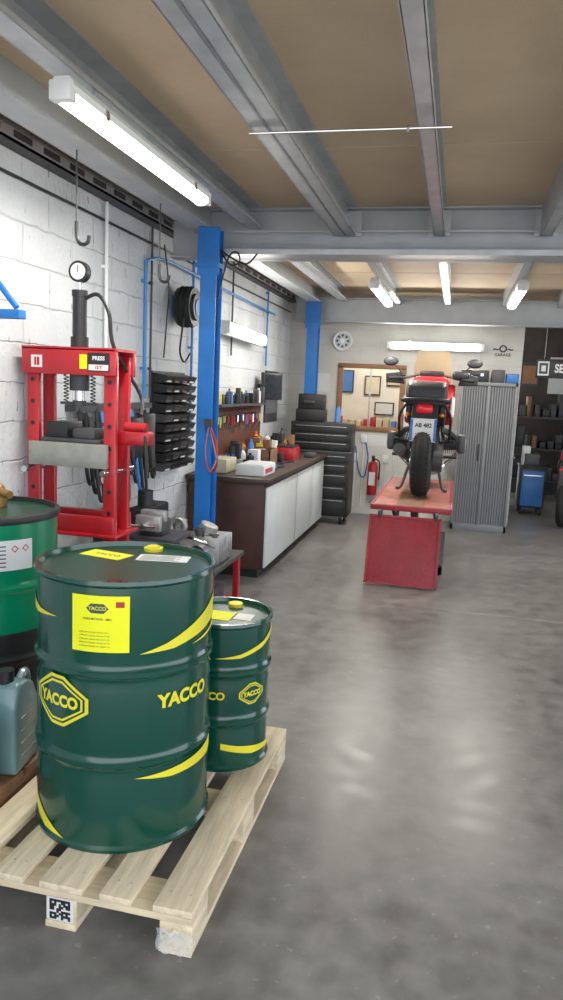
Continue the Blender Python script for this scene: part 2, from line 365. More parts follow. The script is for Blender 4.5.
lamp((.47,6.8,2.56),(.47,8.2,2.56),power=29)
lamp((-.9,YB-.12,2.2),(.25,YB-.12,2.2),(0,-1,0),power=17)
lamp((WX+.125,6.5,2.13),(WX+.125,7.8,2.10),(1,0,0),power=14,s=1)
li=bpy.data.lights.new('office','POINT'); li.energy=34; li.shadow_soft_size=.2; li.color=(1,.97,.9)
o=bpy.data.objects.new('office_added_light',li); o.location=(-1,YB+1.1,2.5); sc.collection.objects.link(o)  # unseen lamp, added to brighten the office behind the window
li=bpy.data.lights.new('sun','SUN'); li.energy=5; li.angle=.01; li.color=(1,.96,.9)
o=bpy.data.objects.new('sun',li); o.rotation_euler=Vector((-.5,.12,-.85)).to_track_quat('-Z','Y').to_euler(); o.location=(6,-4,8); sc.collection.objects.link(o)

# ------------------------------------------------------------------ pallet
b=B('wooden_pallet'); PX0,PX1,PY0,PY1=-1.43,-.618,1.80,3.0
for x in (PX0,PX0+.35,PX1-.1): b.box(x,x+.1,PY0,PY1,0,.022,M_wood,.002)
for x in (PX0,PX0+.35,PX1-.1):
    for y in (PY0+.005,PY0+.53,PY1-.145): b.box(x,x+.1,y,y+.14,.022,.10,M_wood,.003)
for y in (PY0,PY0+.53,PY1-.145): b.box(PX0,PX1,y,y+.145,.10,.122,M_woodx,.002)
for x,w in ((PX0,.12),(PX0+.175,.1),(PX0+.33,.14),(PX0+.525,.1),(PX1-.12,.12)):
    b.box(x,x+w,PY0,PY1,.122,.1435,M_wood,.002)
    for y in (PY0+.07,PY0+.6,PY1-.07):
        for dx in (.03,w-.03): b.cyl((x+dx,y,.143),(x+dx,y,.1439),.004,M_steel,seg=8)
b.box(-1.075,-.99,PY0+.002,PY0+.004,.025,.098,M_white)
for i in range(9):
    for j in range(9):
        cor=(i<3 and j<3) or (i<3 and j>5) or (i>5 and j>5)
        cen=(i in(1,7) and j in (1,7)) and cor
        if (cor and not cen) or (not cor and random.random()<.5): b.box(-1.066+i*.0075,-1.066+i*.0075+.0074,PY0+.0005,PY0+.002,.029+j*.0072,.029+j*.0072+.0071,M_blk)
b.done()
b=B('plastic_film_scrap')
bm=bmesh.new(); bmesh.ops.create_grid(bm,x_segments=10,y_segments=8,size=.5)
for v in bm.verts: v.co=Vector((-.665+v.co.x*.11,1.794-random.random()*.014,.05+v.co.y*.07+random.uniform(-.006,.006)))
b.add(bm,M_clear,True); b.done(180)

# ------------------------------------------------------------------ drums
def drumprof(r,h,hoops=2):
    p=[(0,.012),(r-.016,.012),(r-.012,0),(r,0),(r+.002,.012),(r-.006,.022)]
    for i in range(hoops):
        zh=h*(i+1)/(hoops+1)
        rb=r-.006
        p+=[(rb,zh-.05),(rb-.003,zh-.03),(rb-.002,zh-.018),(r+.001,zh-.007),(r+.001,zh+.007),(rb-.002,zh+.018),(rb-.003,zh+.03),(rb,zh+.05)]
    p+=[(r-.006,h-.022),(r+.002,h-.012),(r,h),(r-.012,h),(r-.016,h-.018),(0,h-.018)]
    return p
def hexlogo(b,cx,cy,r,th,z,w,h,txt):
    def hx(w,h): return [(-w/2,h*.14),(-w/2,-h*.14),(-w*.12,-h/2),(w*.12,-h/2),(w/2,-h*.14),(w/2,h*.14),(w*.12,h/2),(-w*.12,h/2)]
    b.wrap(polybm(hx(w,h)),cx,cy,r,th,z,M_yel)
    b.wrap(polybm(hx(w*.9,h*.87)),cx,cy,r+.0005,th,z,M_green)
    b.wrap(polybm(hx(w*.84,h*.79)),cx,cy,r+.001,th,z,M_yel)
    b.wrap(polybm(hx(w*.78,h*.70)),cx,cy,r+.0015,th,z,M_green)
    b.wrap(textbm(txt,h*.31,.0020*h/.14,.92),cx,cy,r+.002,th,z,M_yel)
D=math.radians
bx,by=-1.043,2.26; R=.297; th0=math.atan2(-by,-bx)
b=B('oil_drum_large'); z0=.144
b.lathe(drumprof(R,.885),(bx,by,z0),M_green,96)
b.lathe([(R-.017,.869),(0,.869)],(bx,by,z0),M_green2,64)
rd=R-.004
def strip(b,cx,cy,r,th,pts,m): b.wrap(polybm([(D(p)*r,z) for p,z in pts]),cx,cy,r,th,0,m)
strip(b,bx,by,rd+.0005,th0,[(8,.80),(30,.805),(60,.835),(100,.885),(100,.955),(70,.915),(45,.865),(25,.825)],M_yel)
strip(b,bx,by,rd+.0007,th0,[(45,.80),(70,.825),(100,.875),(100,.86),(80,.825),(60,.805)],M_yel)
strip(b,bx,by,rd+.0005,th0,[(6,.393),(30,.375),(70,.37),(100,.38),(100,.435),(60,.41),(30,.40)],M_yel)
strip(b,bx,by,rd+.0005,th0,[(-100,.36),(-75,.25),(-40,.165),(-60,.17),(-80,.21),(-100,.26)],M_yel)
strip(b,bx,by,rd+.0005,th0,[(-100,.90),(-70,.885),(-45,.90),(-65,.905),(-100,.945)],M_yel)
strip(b,bx,by,rd+.001,th0,[(-33,.808),(2,.808),(2,.985),(-33,.985)],M_lyel)
b.wrap(polybm([(-.035,.945),(-.02,.930),(.02,.930),(.035,.945),(.02,.960),(-.02,.960)]),bx,by,rd+.0015,th0+D(-17),0,M_green)
b.wrap(textbm('YACCO',.016,.0004),bx,by,rd+.002,th0+D(-17),.945,M_yel)
b.wrap(textbm('HUILE MOTEUR - 208 L',.009,.0002),bx,by,rd+.002,th0+D(-17),.912,M_green)
for i in range(5): b.wrap(textbm('LUBRICANT GRADE 10W-40 LOT %d'%(i*37+11),.006),bx,by,rd+.002,th0+D(-19),.87-.011*i,M_dk)
strip(b,bx,by,rd+.002,th0,[(-6,.950),(-1,.950),(-1,.968),(-6,.968)],M_red)
b.wrap(textbm('YACCO',.060,.0028,1.0),bx,by,rd+.001,th0+D(41),.635,M_yel)
hexlogo(b,bx,by,rd+.001,th0+D(-45),.63,.235,.165,'YACCO')
zt=z0+.8695
b.M=T(-1.15,2.35,zt)@RZ(-12); b.box(-.10,.07,-.045,.045,0,.001,M_lyel); b.add(textbm('YACCO',.03),M_green,M=T(-.01,0,.0015))
b.M=T(-.96,2.38,zt)@RZ(10); b.box(-.09,.09,-.045,.045,0,.001,M_white)
for i in range(5): b.box(-.08,.06-.02*(i%2),-.035+.015*i,-.030+.015*i,.001,.0015,M_dk)
b.M=Matrix.Identity(4)
b.cyl((-1.04,2.48,zt),(-1.04,2.48,zt+.012),.035,M_yel,seg=24); b.cyl((-1.04,2.48,zt+.012),(-1.04,2.48,zt+.018),.024,M_yel,seg=8)
b.cyl((-.98,2.04,zt),(-.98,2.04,zt+.006),.022,M_green,seg=20)
b.done()
sx_,sy_=-.84,2.742; r2=.193; t2=math.atan2(-sy_,-sx_)
b=B('oil_drum_small'); b.lathe(drumprof(r2,.59),(sx_,sy_,.144),M_green,72)
b.lathe([(r2-.017,.574),(0,.574)],(sx_,sy_,.144),M_green2,48)
q=r2-.004
hexlogo(b,sx_,sy_,q+.001,t2+D(38),.45,.12,.085,'YACCO')
b.wrap(textbm('YACCO',.042,.0015),sx_,sy_,q+.001,t2+D(-19),.45,M_yel)
strip(b,sx_,sy_,q+.0008,t2,[(-10,.60),(20,.60),(50,.625),(85,.67),(85,.70),(55,.65),(20,.615)],M_yel)
strip(b,sx_,sy_,q+.0008,t2,[(0,.235),(40,.20),(80,.19),(80,.21),(50,.225),(20,.245),(0,.26)],M_yel)
b.M=T(-.85,2.72,.7185); b.box(-.09,.05,-.06,.05,0,.001,M_lyel); b.box(.06,.13,-.03,.05,0,.001,M_white); b.M=Matrix.Identity(4)
b.cyl((-.83,2.86,.718),(-.83,2.86,.732),.03,M_yel); b.done()
b=B('waste_oil_drum'); lx,ly=-1.872,2.68
pr=drumprof(.29,.88)
b.lathe([p for p in pr if p[1]<=.40]+[(.284,.41)],(lx,ly,.201),M_blk,72)
b.lathe([(.284,.41)]+[p for p in pr if .41<p[1]<=.85]+[(.284,.85)],(lx,ly,.201),M_lgreen,72)
b.lathe([(.284,.848),(.293,.85),(.296,.862),(.293,.878),(.285,.882),(.275,.882),(.272,.862),(0,.862)],(lx,ly,.201),M_blk,72)
b.lathe([(.270,.863),(0,.863)],(lx,ly,.201),M_green2,72)
t3=math.atan2(-ly,-lx)
def strip2(pts,m,o=.001): b.wrap(polybm([(D(p)*.285,z) for p,z in pts]),lx,ly,.285+o,t3,0,m)
strip2([(-8,.87),(36,.87),(36,.99),(-8,.99)],M_white)
for i in range(6): strip2([(-5,.885+i*.016),(14,.885+i*.016),(14,.890+i*.016),(-5,.890+i*.016)],M_dk,.0015)
for c in (21,30):
    strip2([(c-3,.955),(c,.94),(c+3,.955),(c,.97)],M_red,.0015)
    strip2([(c-2,.955),(c,.945),(c+2,.955),(c,.965)],M_white,.002)
b.done()
b=B('brass_hand_pump'); px_,py_=-1.90,2.80; b.cyl((px_,py_,1.065),(px_,py_,1.11),.04,M_brass); b.sph((px_,py_,1.13),.035,M_brass); b.cyl((px_,py_,1.13),(px_+.08,py_-.03,1.12),.018,M_brass); b.done()
b=B('low_wooden_platform')
for i in range(6): b.box(-2.17,-1.44,1.9+i*.19,2.07+i*.19,.17,.2,M_oldw,.003)
for x in (-2.15,-1.84,-1.52): b.box(x,x+.07,1.92,3.0,0,.17,M_oldw,.003)
b.done()
def jug(x,y,z,rot,m,s=1):
    b=B('oil_jug'); b.M=T(x,y,z)@RZ(rot)@Matrix.Scale(s,4)
    b.prism([(-.085,0),(.085,0),(.085,.20),(.05,.26),(.0,.285),(-.055,.285),(-.085,.22)],'X',-.055,.055,m,.016)
    b.tube([(0,.06,.25),(0,.10,.265),(0,.115,.21),(0,.09,.16)],.014,m)
    b.cyl((0,-.03,.28),(0,-.03,.32),.024,M_blk,seg=20)
    for z_ in (.05,.09,.13,.17): b.box(-.0575,.0575,-.05,.05,z_,z_+.006,m,.002)
    b.done()
jug(-1.51,2.29,.2,8,M_teal,1.18); jug(-1.53,2.04,.2,-10,M_teal,1.1); jug(-1.70,2.17,.2,10,M_teal,1.1); jug(-1.90,2.15,.2,0,M_dk,1.1)

# ------------------------------------------------------------------ hydraulic press
b=B('hydraulic_shop_press'); X0,X1,Y=-2.135,-1.645,3.5
for xa in (X0,X1-.065):
    for dy in (-.09,.06): b.box(xa,xa+.065,Y+dy,Y+dy+.03,0,1.74,M_red,.003)
    for z in [ .95+.11*i for i in range(7)]:
        b.cyl((xa+.0325,Y-.092,z),(xa+.0325,Y-.0905,z),.012,M_blk,seg=12)
    b.box(xa,xa+.065 if xa==X0 else xa+.09,Y-.28,Y+.28,0,.05,M_red,.004)
for dy in (-.12,.09):
    b.box(X0-.01,X1+.01,Y+dy,Y+dy+.03,1.64,1.77,M_red,.004)
b.box(X0-.01,X1+.01,Y-.12,Y+.12,1.76,1.775,M_red)
b.box(X0,X1,Y-.11,Y-.08,.84,.93,M_red,.004); b.box(X0,X1,Y+.08,Y+.11,.84,.93,M_red,.004)
b.box(X0-.005,X1+.03,Y-.14,Y+.14,.83,.845,M_red,.003)
for dy in (-.13,.10): b.box(X0+.03,X1-.03,Y+dy,Y+dy+.03,1.18,1.30,M_bed,.003)
b.box(X0+.08,X1-.08,Y-.1,Y+.1,1.30,1.32,M_dk,.003)
b.box(X0+.10,X0+.22,Y-.08,Y+.08,1.32,1.40,M_blk,.006); b.box(X1-.24,X1-.12,Y-.08,Y+.08,1.32,1.37,M_dk,.006); b.box(X0+.2,X0+.3,Y-.05,Y+.08,1.32,1.36,M_blk,.01)
for x in (X0+.03,X1-.03): b.cyl((x,Y-.17,1.16),(x,Y+.17,1.16),.016,M_chr)
xm=(X0+X1)/2
b.cyl((xm,Y,1.60),(xm,Y,1.83),.045,M_blk); b.cyl((xm,Y,1.83),(xm,Y,2.03),.036,M_blk); b.cyl((xm,Y,2.03),(xm,Y,2.06),.04,M_blk)
b.cyl((xm,Y,1.50),(xm,Y,1.6),.024,M_chr); b.cyl((xm,Y,1.48),(xm,Y,1.51),.035,M_dk); b.cyl((xm,Y,1.56),(xm,Y,1.64),.05,M_dk)
for s_ in (-.075,.075):
    pts=[(xm+s_+.012*math.cos(i*1.2),Y+.012*math.sin(i*1.2),1.50+i*.0034) for i in range(42)]
    b.tube(pts,.003,M_blk,seg=6,n=2)
b.box(xm-.10,xm+.10,Y-.02,Y+.02,1.488,1.502,M_dk,.003)
b.cyl((xm,Y,2.06),(xm,Y,2.10),.012,M_chr); b.cyl((xm,Y-.02,2.15),(xm,Y+.02,2.15),.052,M_blk,seg=28); b.cyl((xm,Y-.021,2.15),(xm,Y-.0225,2.15),.040,M_glass,seg=28)
b.box(xm-.002,xm+.002,Y-.0245,Y-.0235,2.145,2.18,M_blk)
b.tube([(xm+.03,Y,2.02),(xm+.10,Y,2.04),(xm+.17,Y-.02,1.95),(xm+.20,Y-.02,1.78),(xm+.27,Y+.15,1.55),(xm+.33,Y+.02,1.45)],.010,M_blk)
b.M=T(xm+.14,Y-.1215,1.705); b.box(-.075,-.035,-.002,0,-.035,.035,M_lyel); b.box(-.03,.085,-.002,0,-.045,.045,M_blk); b.box(-.025,.08,-.003,-.001,-.04,-.012,M_white)
b.add(textbm('PRESS',.026,.001),M_white,M=T(.028,-.004,.018)@FACE_Y); b.add(textbm('12 T',.02,.001),M_red,M=T(.028,-.004,-.026)@FACE_Y)
b.M=T(xm-.17,Y-.1215,1.70); b.box(-.03,.03,-.002,0,-.03,.03,M_white); b.box(-.012,-.002,-.003,-.001,-.02,.02,M_red); b.box(.002,.016,-.003,-.001,-.02,.02,M_red); b.M=Matrix.Identity(4)
b.box(X1,X1+.15,Y-.05,Y+.05,1.30,1.37,M_red,.01); b.cyl((X1+.02,Y-.02,1.39),(X1+.14,Y-.02,1.39),.024,M_red); b.cyl((X1+.13,Y-.03,1.39),(X1+.18,Y-.10,1.15),.009,M_blk)
b.done()

b=B('blue_wall_bracket'); b.box(WX+.001,WX+.03,3.07,3.13,1.75,2.2,M_blue,.003)
b.tube([(WX+.03,3.10,2.14),(-1.99,3.10,1.93)],.014,M_blue,smooth=False)
b.box(WX+.03,-1.96,3.07,3.13,1.88,1.92,M_blue,.004); b.done()
for (x,y,zt_,zb) in ((-1.8,3.3,2.666,2.33),(-1.8,4.3,2.666,2.30)):
    b=B('hanging_j_hook'); b.cyl((x,y,zb),(x,y,zt_),.004,M_dk,seg=8)
    b.tube([(x,y,zb+.02),(x,y,zb-.04),(x+.012,y,zb-.075),(x+.035,y,zb-.085),(x+.058,y,zb-.075),(x+.065,y,zb-.045)],.009,M_blk); b.done()
b=B('air_hose_reel')
b.box(WX+.001,WX+.05,5.50,5.62,2.12,2.28,M_cartb,.008); b.cyl((WX+.05,5.55,2.2),(WX+.18,5.55,2.2),.145,M_blk,seg=32); b.cyl((WX+.18,5.55,2.2),(WX+.20,5.55,2.2),.10,M_dk,seg=32); b.cyl((WX+.20,5.55,2.2),(WX+.205,5.55,2.2),.06,M_cartb,seg=32)
for i in range(3): b.torus((WX+.08+.035*i,5.55,2.2),.145,.012,M_rub)
b.tube([(WX+.14,5.42,2.12),(WX+.14,5.38,2.0),(WX+.12,5.4,1.85),(WX+.12,5.5,1.78),(WX+.12,5.62,1.85)],.008,M_blk); b.done()
b=B('parts_bin_rack'); b.box(WX+.001,WX+.02,5.12,5.78,.95,1.70,M_blk)
for i in range(4):
    for j in range(10):
        y=5.13+i*.16; z=.96+j*.073
        b.prism([(WX+.02,z),(WX+.11,z),(WX+.135,z+.05),(WX+.02,z+.070)],'Y',y,y+.15,M_blk if (i*7+j*3)%5 else M_dk)
        b.box(WX+.108,WX+.118,y+.03,y+.115,z+.005,z+.022,M_white if (i+j)%3==0 else M_dk)
b.done()
b=B('coiled_hoses')
for i in range(14):
    y=3.95+.072*i; zt_=1.45-.03*(i%3); zl=1.02-.06*(i%4); c=[M_blk,M_rub,M_dk,M_blk,M_pipe,M_blk][i%6]
    b.tube([(WX+.06,y,zt_),(WX+.12,y-.05,(zt_+zl)/2),(WX+.13,y,zl),(WX+.11,y+.09,zl+.03),(WX+.08,y+.1,(zt_+zl)/2),(WX+.05,y+.03,zt_)],.012,c)
b.box(WX,WX+.07,3.9,5.0,1.43,1.47,M_dk)
b.box(WX,WX+.14,4.55,4.72,1.1,1.38,M_blk,.02); b.box(WX,WX+.12,4.2,4.32,1.2,1.36,M_dk,.01); b.box(WX,WX+.12,4.85,4.97,1.0,1.40,M_dk,.02); b.done()
b=B('red_extension_cable')
for i in range(4): b.tube([(-1.66,4.90,1.35),(-1.60,4.88,1.22-.03*i),(-1.59,4.88,1.06+.02*i),(-1.64,4.88,1.02),(-1.68,4.89,1.15),(-1.66,4.90,1.35)],.006,[M_red,M_blk,M_orange,M_pipe][i])
b.box(-1.69,-1.64,4.88,4.918,1.33,1.38,M_dk); b.done()

b=B('engine_parts_trolley'); tx0,tx1=-2.02,-1.36
b.box(tx0,tx1,4.2,4.85,.46,.49,M_dk,.004); b.box(tx0,tx1,4.2,4.85,.14,.16,M_red,.004)
for x in (tx0+.02,tx1-.06):
    for y in (4.22,4.79): b.box(x,x+.04,y,y+.04,.05,.47,M_red,.003); b.cyl((x,y+.02,.035),(x+.04,y+.02,.035),.035,M_rub)
b.box(-1.62,-1.40,4.35,4.62,.49,.62,M_alu,.02)
for i in range(7): b.box(-1.64,-1.38,4.33+.045*i,4.345+.045*i,.50,.66,M_alu,.004)
b.cyl((-1.54,4.5,.62),(-1.50,4.5,.72),.06,M_alu); b.cyl((-1.50,4.32,.58),(-1.50,4.26,.58),.05,M_chr)
b.cyl((-1.64,4.28,.55),(-1.75,4.3,.58),.06,M_alu); b.box(-1.82,-1.68,4.25,4.4,.49,.62,M_alu,.02); b.cyl((-1.80,4.62,.49),(-1.80,4.62,.70),.055,M_alu)
b.cyl((-1.74,4.52,.49),(-1.70,4.50,.74),.045,M_alu); b.torus((-1.7,4.45,.70),.05,.018,M_alu,'Y')
b.box(-2.0,-1.86,4.3,4.7,.49,.82,M_blk,.02); b.cyl((-1.93,4.45,.82),(-1.93,4.45,.92),.05,M_blk)
rs=random.Random(3)
for i in range(60):
    x=rs.uniform(-1.83,-1.42); y=rs.uniform(4.23,4.78); s=rs.uniform(.015,.045); z=.49+rs.choice([0,0,.13 if x>-1.6 and 4.38<y<4.58 else 0]); m=rs.choice([M_alu,M_alu,M_dk,M_chr,M_dk,M_alu])
    k=rs.random()
    if k<.35: b.cyl((x,y,z),(x+rs.uniform(-.02,.02),y,z+s*2.8),s,m,seg=14)
    elif k<.6: b.torus((x,y,z+.3*s),s*1.2,s*.3,m,'Z',20,8)
    elif k<.8: b.cyl((x,y,z+s),(x+s,y+s,z+s),s,m,seg=14)
    else: b.box(x,x+s,y,y+s*2,z,z+s*2,m,.005)
b.box(-1.9,-1.7,4.3,4.6,.16,.36,M_blk,.01); b.box(-1.65,-1.45,4.3,4.7,.16,.30,M_dk,.01)
b.tube([(-1.7,4.27,.58),(-1.58,4.23,.68),(-1.46,4.25,.66),(-1.40,4.4,.58)],.012,M_chr)
b.done()
b=B('bench_vise_stand'); vx=-1.66
b.cyl((vx,3.98,0),(vx,3.98,.02),.16,M_dk); b.cyl((vx,3.98,.02),(vx,3.98,.72),.04,M_dk); b.box(vx-.17,vx+.17,3.85,4.12,.72,.75,M_dk,.004)
b.box(vx-.07,vx+.08,3.90,4.03,.75,.84,M_dk,.012); b.box(vx-.07,vx+.08,3.85,3.89,.78,.87,M_alu,.006); b.box(vx-.07,vx+.08,3.92,3.97,.82,.89,M_alu,.006)
b.cyl((vx,3.78,.82),(vx,3.93,.82),.015,M_chr); b.cyl((vx-.07,3.79,.82),(vx+.07,3.79,.82),.007,M_chr); b.done()
b=B('black_gas_bottle'); gx=-1.945; b.lathe([(0,0),(.1,0),(.11,.02),(.11,.75),(.08,.85),(.03,.89),(.03,.93),(0,.93)],(gx,4.0,0),M_blk,32)
b.cyl((gx,4.0,.93),(gx,4.0,1.0),.02,M_brass); b.cyl((gx-.04,4.0,.97),(gx+.04,4.0,.97),.012,M_brass); b.cyl((gx,3.95,1.05),(gx,3.92,1.05),.035,M_glass); b.cyl((gx,4.0,1.0),(gx,3.95,1.05),.01,M_brass); b.done()

# ------------------------------------------------------------------ base cabinet + worktop
CY0,CY1=5.9,8.66; CX=-1.48
b=B('workbench_cabinet')
b.box(WX+.02,CX-.02,CY0+.02,CY1,.08,.82,M_brown,.002); b.box(WX+.05,CX-.07,CY0+.06,CY1-.03,0,.08,M_blk)
b.box(WX+.01,CX+.03,CY0-.02,CY1+.01,.82,.86,M_top,.004)
b.box(CX-.022,CX-.016,CY0+.02,CY1,.08,.82,M_blk)
for (a,c) in ((5.93,7.10),(7.14,7.95),(7.98,8.63)):
    b.box(CX-.018,CX,a,c,.10,.785,M_cab,.003)
b.done()
b=B('bench_backboard'); b.box(WX+.001,WX+.02,6.4,8.25,.95,1.40,M_peg)
for i in range(27):
    y=6.46+i*.065; L=random.uniform(.09,.2); m=random.choice([M_chr,M_red,M_blk,M_blk,M_yel,M_cbl,M_steel])
    b.box(WX+.02,WX+.035,y-.006,y+.006,1.33-L,1.34,M_chr); b.cyl((WX+.032,y,1.33-L*.1),(WX+.032,y,1.33-L*.6),.011,m,seg=8)
b.done()
b=B('bottle_shelf'); b.box(WX+.001,WX+.16,6.35,8.0,1.42,1.44,M_dk)
for i in range(22):
    y=6.40+i*.073; m=random.choice([M_yel,M_dk,M_blk,M_white,M_cbl,M_beige,M_dk,M_brass,M_blk,M_orange]); h=random.uniform(.08,.17); r=random.uniform(.022,.032); x=WX+random.uniform(.05,.11)
    if i%3==0: b.box(x-r,x+r,y-r,y+r,1.44,1.44+h,m,.003)
    else: b.lathe([(0,0),(r,0),(r,h*.75),(r*.45,h*.86),(r*.45,h),(0,h)],(x,y,1.44),m,16)
b.done()
b=B('bench_clutter')
zz=.861
b.box(-1.80,-1.55,6.05,6.45,zz,zz+.09,M_white,.004); b.box(-1.78,-1.57,6.07,6.43,zz+.09,zz+.095,M_cab); b.box(-1.552,-1.548,6.1,6.35,zz+.02,zz+.06,M_red)
b.box(-2.1,-1.9,6.1,6.4,zz,zz+.12,M_skin,.004); b.lathe([(0,0),(.05,0),(.05,.13),(.03,.16),(0,.17)],(-1.92,6.6,zz),M_white,16)
b.prism([(6.5,zz),(6.75,zz),(6.72,zz+.05),(6.6,zz+.07),(6.5,zz+.04)],'X',-1.85,-1.6,M_cbl,.01)
b.box(-1.95,-1.70,6.85,7.15,zz,zz+.012,M_oldw); b.box(-1.95,-1.94,6.85,7.15,zz,zz+.16,M_oldw); b.box(-1.71,-1.70,6.85,7.15,zz,zz+.16,M_oldw); b.box(-1.95,-1.70,6.85,6.86,zz,zz+.16,M_oldw); b.box(-1.95,-1.70,7.14,7.15,zz,zz+.16,M_oldw)
b.box(-1.85,-1.62,7.55,7.85,zz,zz+.13,M_red,.006); b.box(-1.84,-1.63,7.56,7.84,zz+.13,zz+.15,M_blk,.004); b.tube([(-1.735,7.62,zz+.15),(-1.735,7.66,zz+.19),(-1.735,7.74,zz+.19),(-1.735,7.78,zz+.15)],.008,M_blk)
b.tube([(-1.75,6.5,zz+.012),(-1.62,6.7,zz+.012),(-1.58,6.95,zz+.012),(-1.66,7.2,zz+.012),(-1.58,7.4,zz+.012)],.010,M_blk)
for i in range(80):
    y=random.uniform(6.5,8.5); x=random.uniform(-2.12,-1.62) if i%3==0 else random.uniform(-2.12,-1.75); s=random.uniform(.02,.055); h=random.uniform(.04,.30 if x<-1.8 else .12)
    m=random.choice([M_blk,M_dk,M_red,M_cbl,M_white,M_alu,M_yel,M_blk,M_oldw,M_dk,M_orange])
    if i%2: b.box(x-s,x+s,y-s,y+s,zz,zz+h*.8,m,.004)
    else: b.lathe([(0,0),(s*.7,0),(s*.7,h*.8),(s*.3,h*.9),(s*.3,h),(0,h)],(x,y,zz),m,16)
b.box(-1.6,-1.5,8.0,8.2,zz,zz+.05,M_dk,.01); b.done()
b=B('wall_monitor'); b.box(WX+.001,WX+.12,8.13,8.19,1.58,1.64,M_blk); b.M=T(WX+.16,8.16,1.62)@RZ(-20); b.box(-.02,.02,-.19,.19,-.15,.15,M_blk,.006); b.box(.02,.022,-.17,.17,-.13,.13,M_screen); b.done()
b=B('hanging_wrench_set'); b.box(WX+.001,WX+.02,8.45,9.05,1.2,1.8,M_dk)
for i in range(9):
    y=8.5+.062*i; b.box(WX+.02,WX+.03,y-.007,y+.007,1.3,1.72-.03*i,M_chr); b.cyl((WX+.02,y,1.72-.03*i),(WX+.035,y,1.72-.03*i),.016,M_orange if i%3==0 else M_chr,seg=6)
b.done()
b=B('roller_tool_chest'); x0,x1,y0,y1=-1.93,-1.19,8.74,9.12
b.box(x0,x1,y0,y1,.10,.86,M_blk,.008); b.box(x0,x1,y0+.02,y1,.88,1.22,M_blk,.008); b.box(x0-.005,x1+.005,y0-.005,y1,.855,.885,M_dk,.004)
for z,h in ((.12,.19),(.33,.13),(.48,.13),(.63,.1),(.75,.09)):
    b.box(x0+.03,x1-.03,y0-.012,y0,z,z+h,M_blk,.004); b.box(x0+.06,x1-.06,y0-.022,y0-.012,z+h-.020,z+h-.010,M_alu,.002)
for z,h in ((.9,.09),(1.0,.09),(1.1,.09)):
    b.box(x0+.03,x1-.03,y0+.008,y0+.02,z,z+h,M_blk,.004); b.box(x0+.06,x1-.06,y0-.002,y0+.008,z+h-.018,z+h-.010,M_alu,.002)
for x in (x0+.08,x1-.08):
    for y in (y0+.07,y1-.07): b.cyl((x-.02,y,.05),(x+.02,y,.05),.05,M_rub); b.box(x-.025,x+.025,y-.03,y+.03,.06,.10,M_chr)
b.done()
b=B('black_tool_cases'); b.box(-1.90,-1.55,8.85,9.10,1.221,1.37,M_blk,.01); b.box(-1.88,-1.57,8.87,9.10,1.37,1.55,M_blk,.012); b.box(-1.8,-1.67,8.84,8.86,1.44,1.47,M_dk,.003); b.done()
b=B('blue_spray_can'); b.lathe([(0,0),(.035,0),(.035,.15),(.015,.18),(.015,.2),(0,.2)],(-1.4,8.98,1.221),M_cbl,16); b.done()

# ------------------------------------------------------------------ back wall items
b=B('wall_hubcap'); c=(-1.5,YB-.02,2.24); b.torus((c[0],YB-.03,c[2]),.115,.018,M_diff,'Y'); b.cyl((c[0],YB-.002,c[2]),(c[0],YB-.035,c[2]),.105,M_steel,seg=32)
b.cyl((c[0],YB-.035,c[2]),(c[0],YB-.055,c[2]),.03,M_diff)
for i in range(8):
    a=i*math.pi/4; b.cyl((c[0]+.07*math.cos(a),YB-.03,c[2]+.07*math.sin(a)),(c[0]+.07*math.cos(a),YB-.04,c[2]+.07*math.sin(a)),.016,M_dk)
b.done()
b=B('wall_posters')
for (x,z,w,h,m) in ((-.50,1.68,.22,.30,M_white),(-.50,1.74,.16,.08,M_yel),(-.50,1.62,.16,.06,M_red),(-.2,1.65,.2,.3,M_cab),(-1.72,1.7,.16,.24,M_white),(-.95,.98,.3,.14,M_white),(-.55,1.3,.2,.25,M_white),(-.55,1.33,.14,.1,M_cbl)):
    b.box(x-w/2,x+w/2,YB-.005-(.001 if m not in (M_white,M_cab) else 0),YB-.001,z-h/2,z+h/2,m)
b.done()
b=B('wall_emblem'); b.M=T(.5,YB-.006,2.13); b.add(textbm('GARAGE',.05,.001),M_blk,M=FACE_Y); b.add(textbm('~O~',.12,.003),M_blk,M=T(0,0,.07)@FACE_Y); b.done()
b=B('wall_switches')
for (x,z) in ((-1.15,1.0),(-1.25,.75),(-.85,.75),(-.75,.95)): b.box(x-.04,x+.04,YB-.03,YB-.001,z-.05,z+.05,M_diff,.004); b.cyl((x,YB-.012,z-.05),(x,YB-.012,0.1),.008,M_diff,seg=8)
b.tube([(-1.25,YB-.02,.9),(-1.2,YB-.03,.6),(-1.12,YB-.03,.5),(-1.08,YB-.03,.75),(-1.12,YB-.02,.95)],.008,M_cartb)
b.done()
b=B('fire_extinguisher'); ex,ez=-1.0,.28
b.lathe([(0,0),(.06,0),(.065,.02),(.065,.36),(.05,.42),(.02,.44),(0,.44)],(ex,YB-.10,ez),M_red,28); b.cyl((ex,YB-.10,ez+.44),(ex,YB-.10,ez+.5),.02,M_blk); b.box(ex-.015,ex+.015,YB-.2,YB-.08,ez+.48,ez+.51,M_blk,.003)
b.tube([(ex+.02,YB-.10,ez+.47),(ex+.08,YB-.10,ez+.42),(ex+.08,YB-.10,ez+.2)],.01,M_blk); b.box(ex-.04,ex+.04,YB-.168,YB-.162,ez+.13,ez+.3,M_white); b.box(ex-.02,ex+.02,YB-.04,YB-.001,ez+.1,ez+.35,M_steel); b.done()
b=B('tambour_door_locker'); x0,x1,y0,y1=.03,.68,9.12,9.6
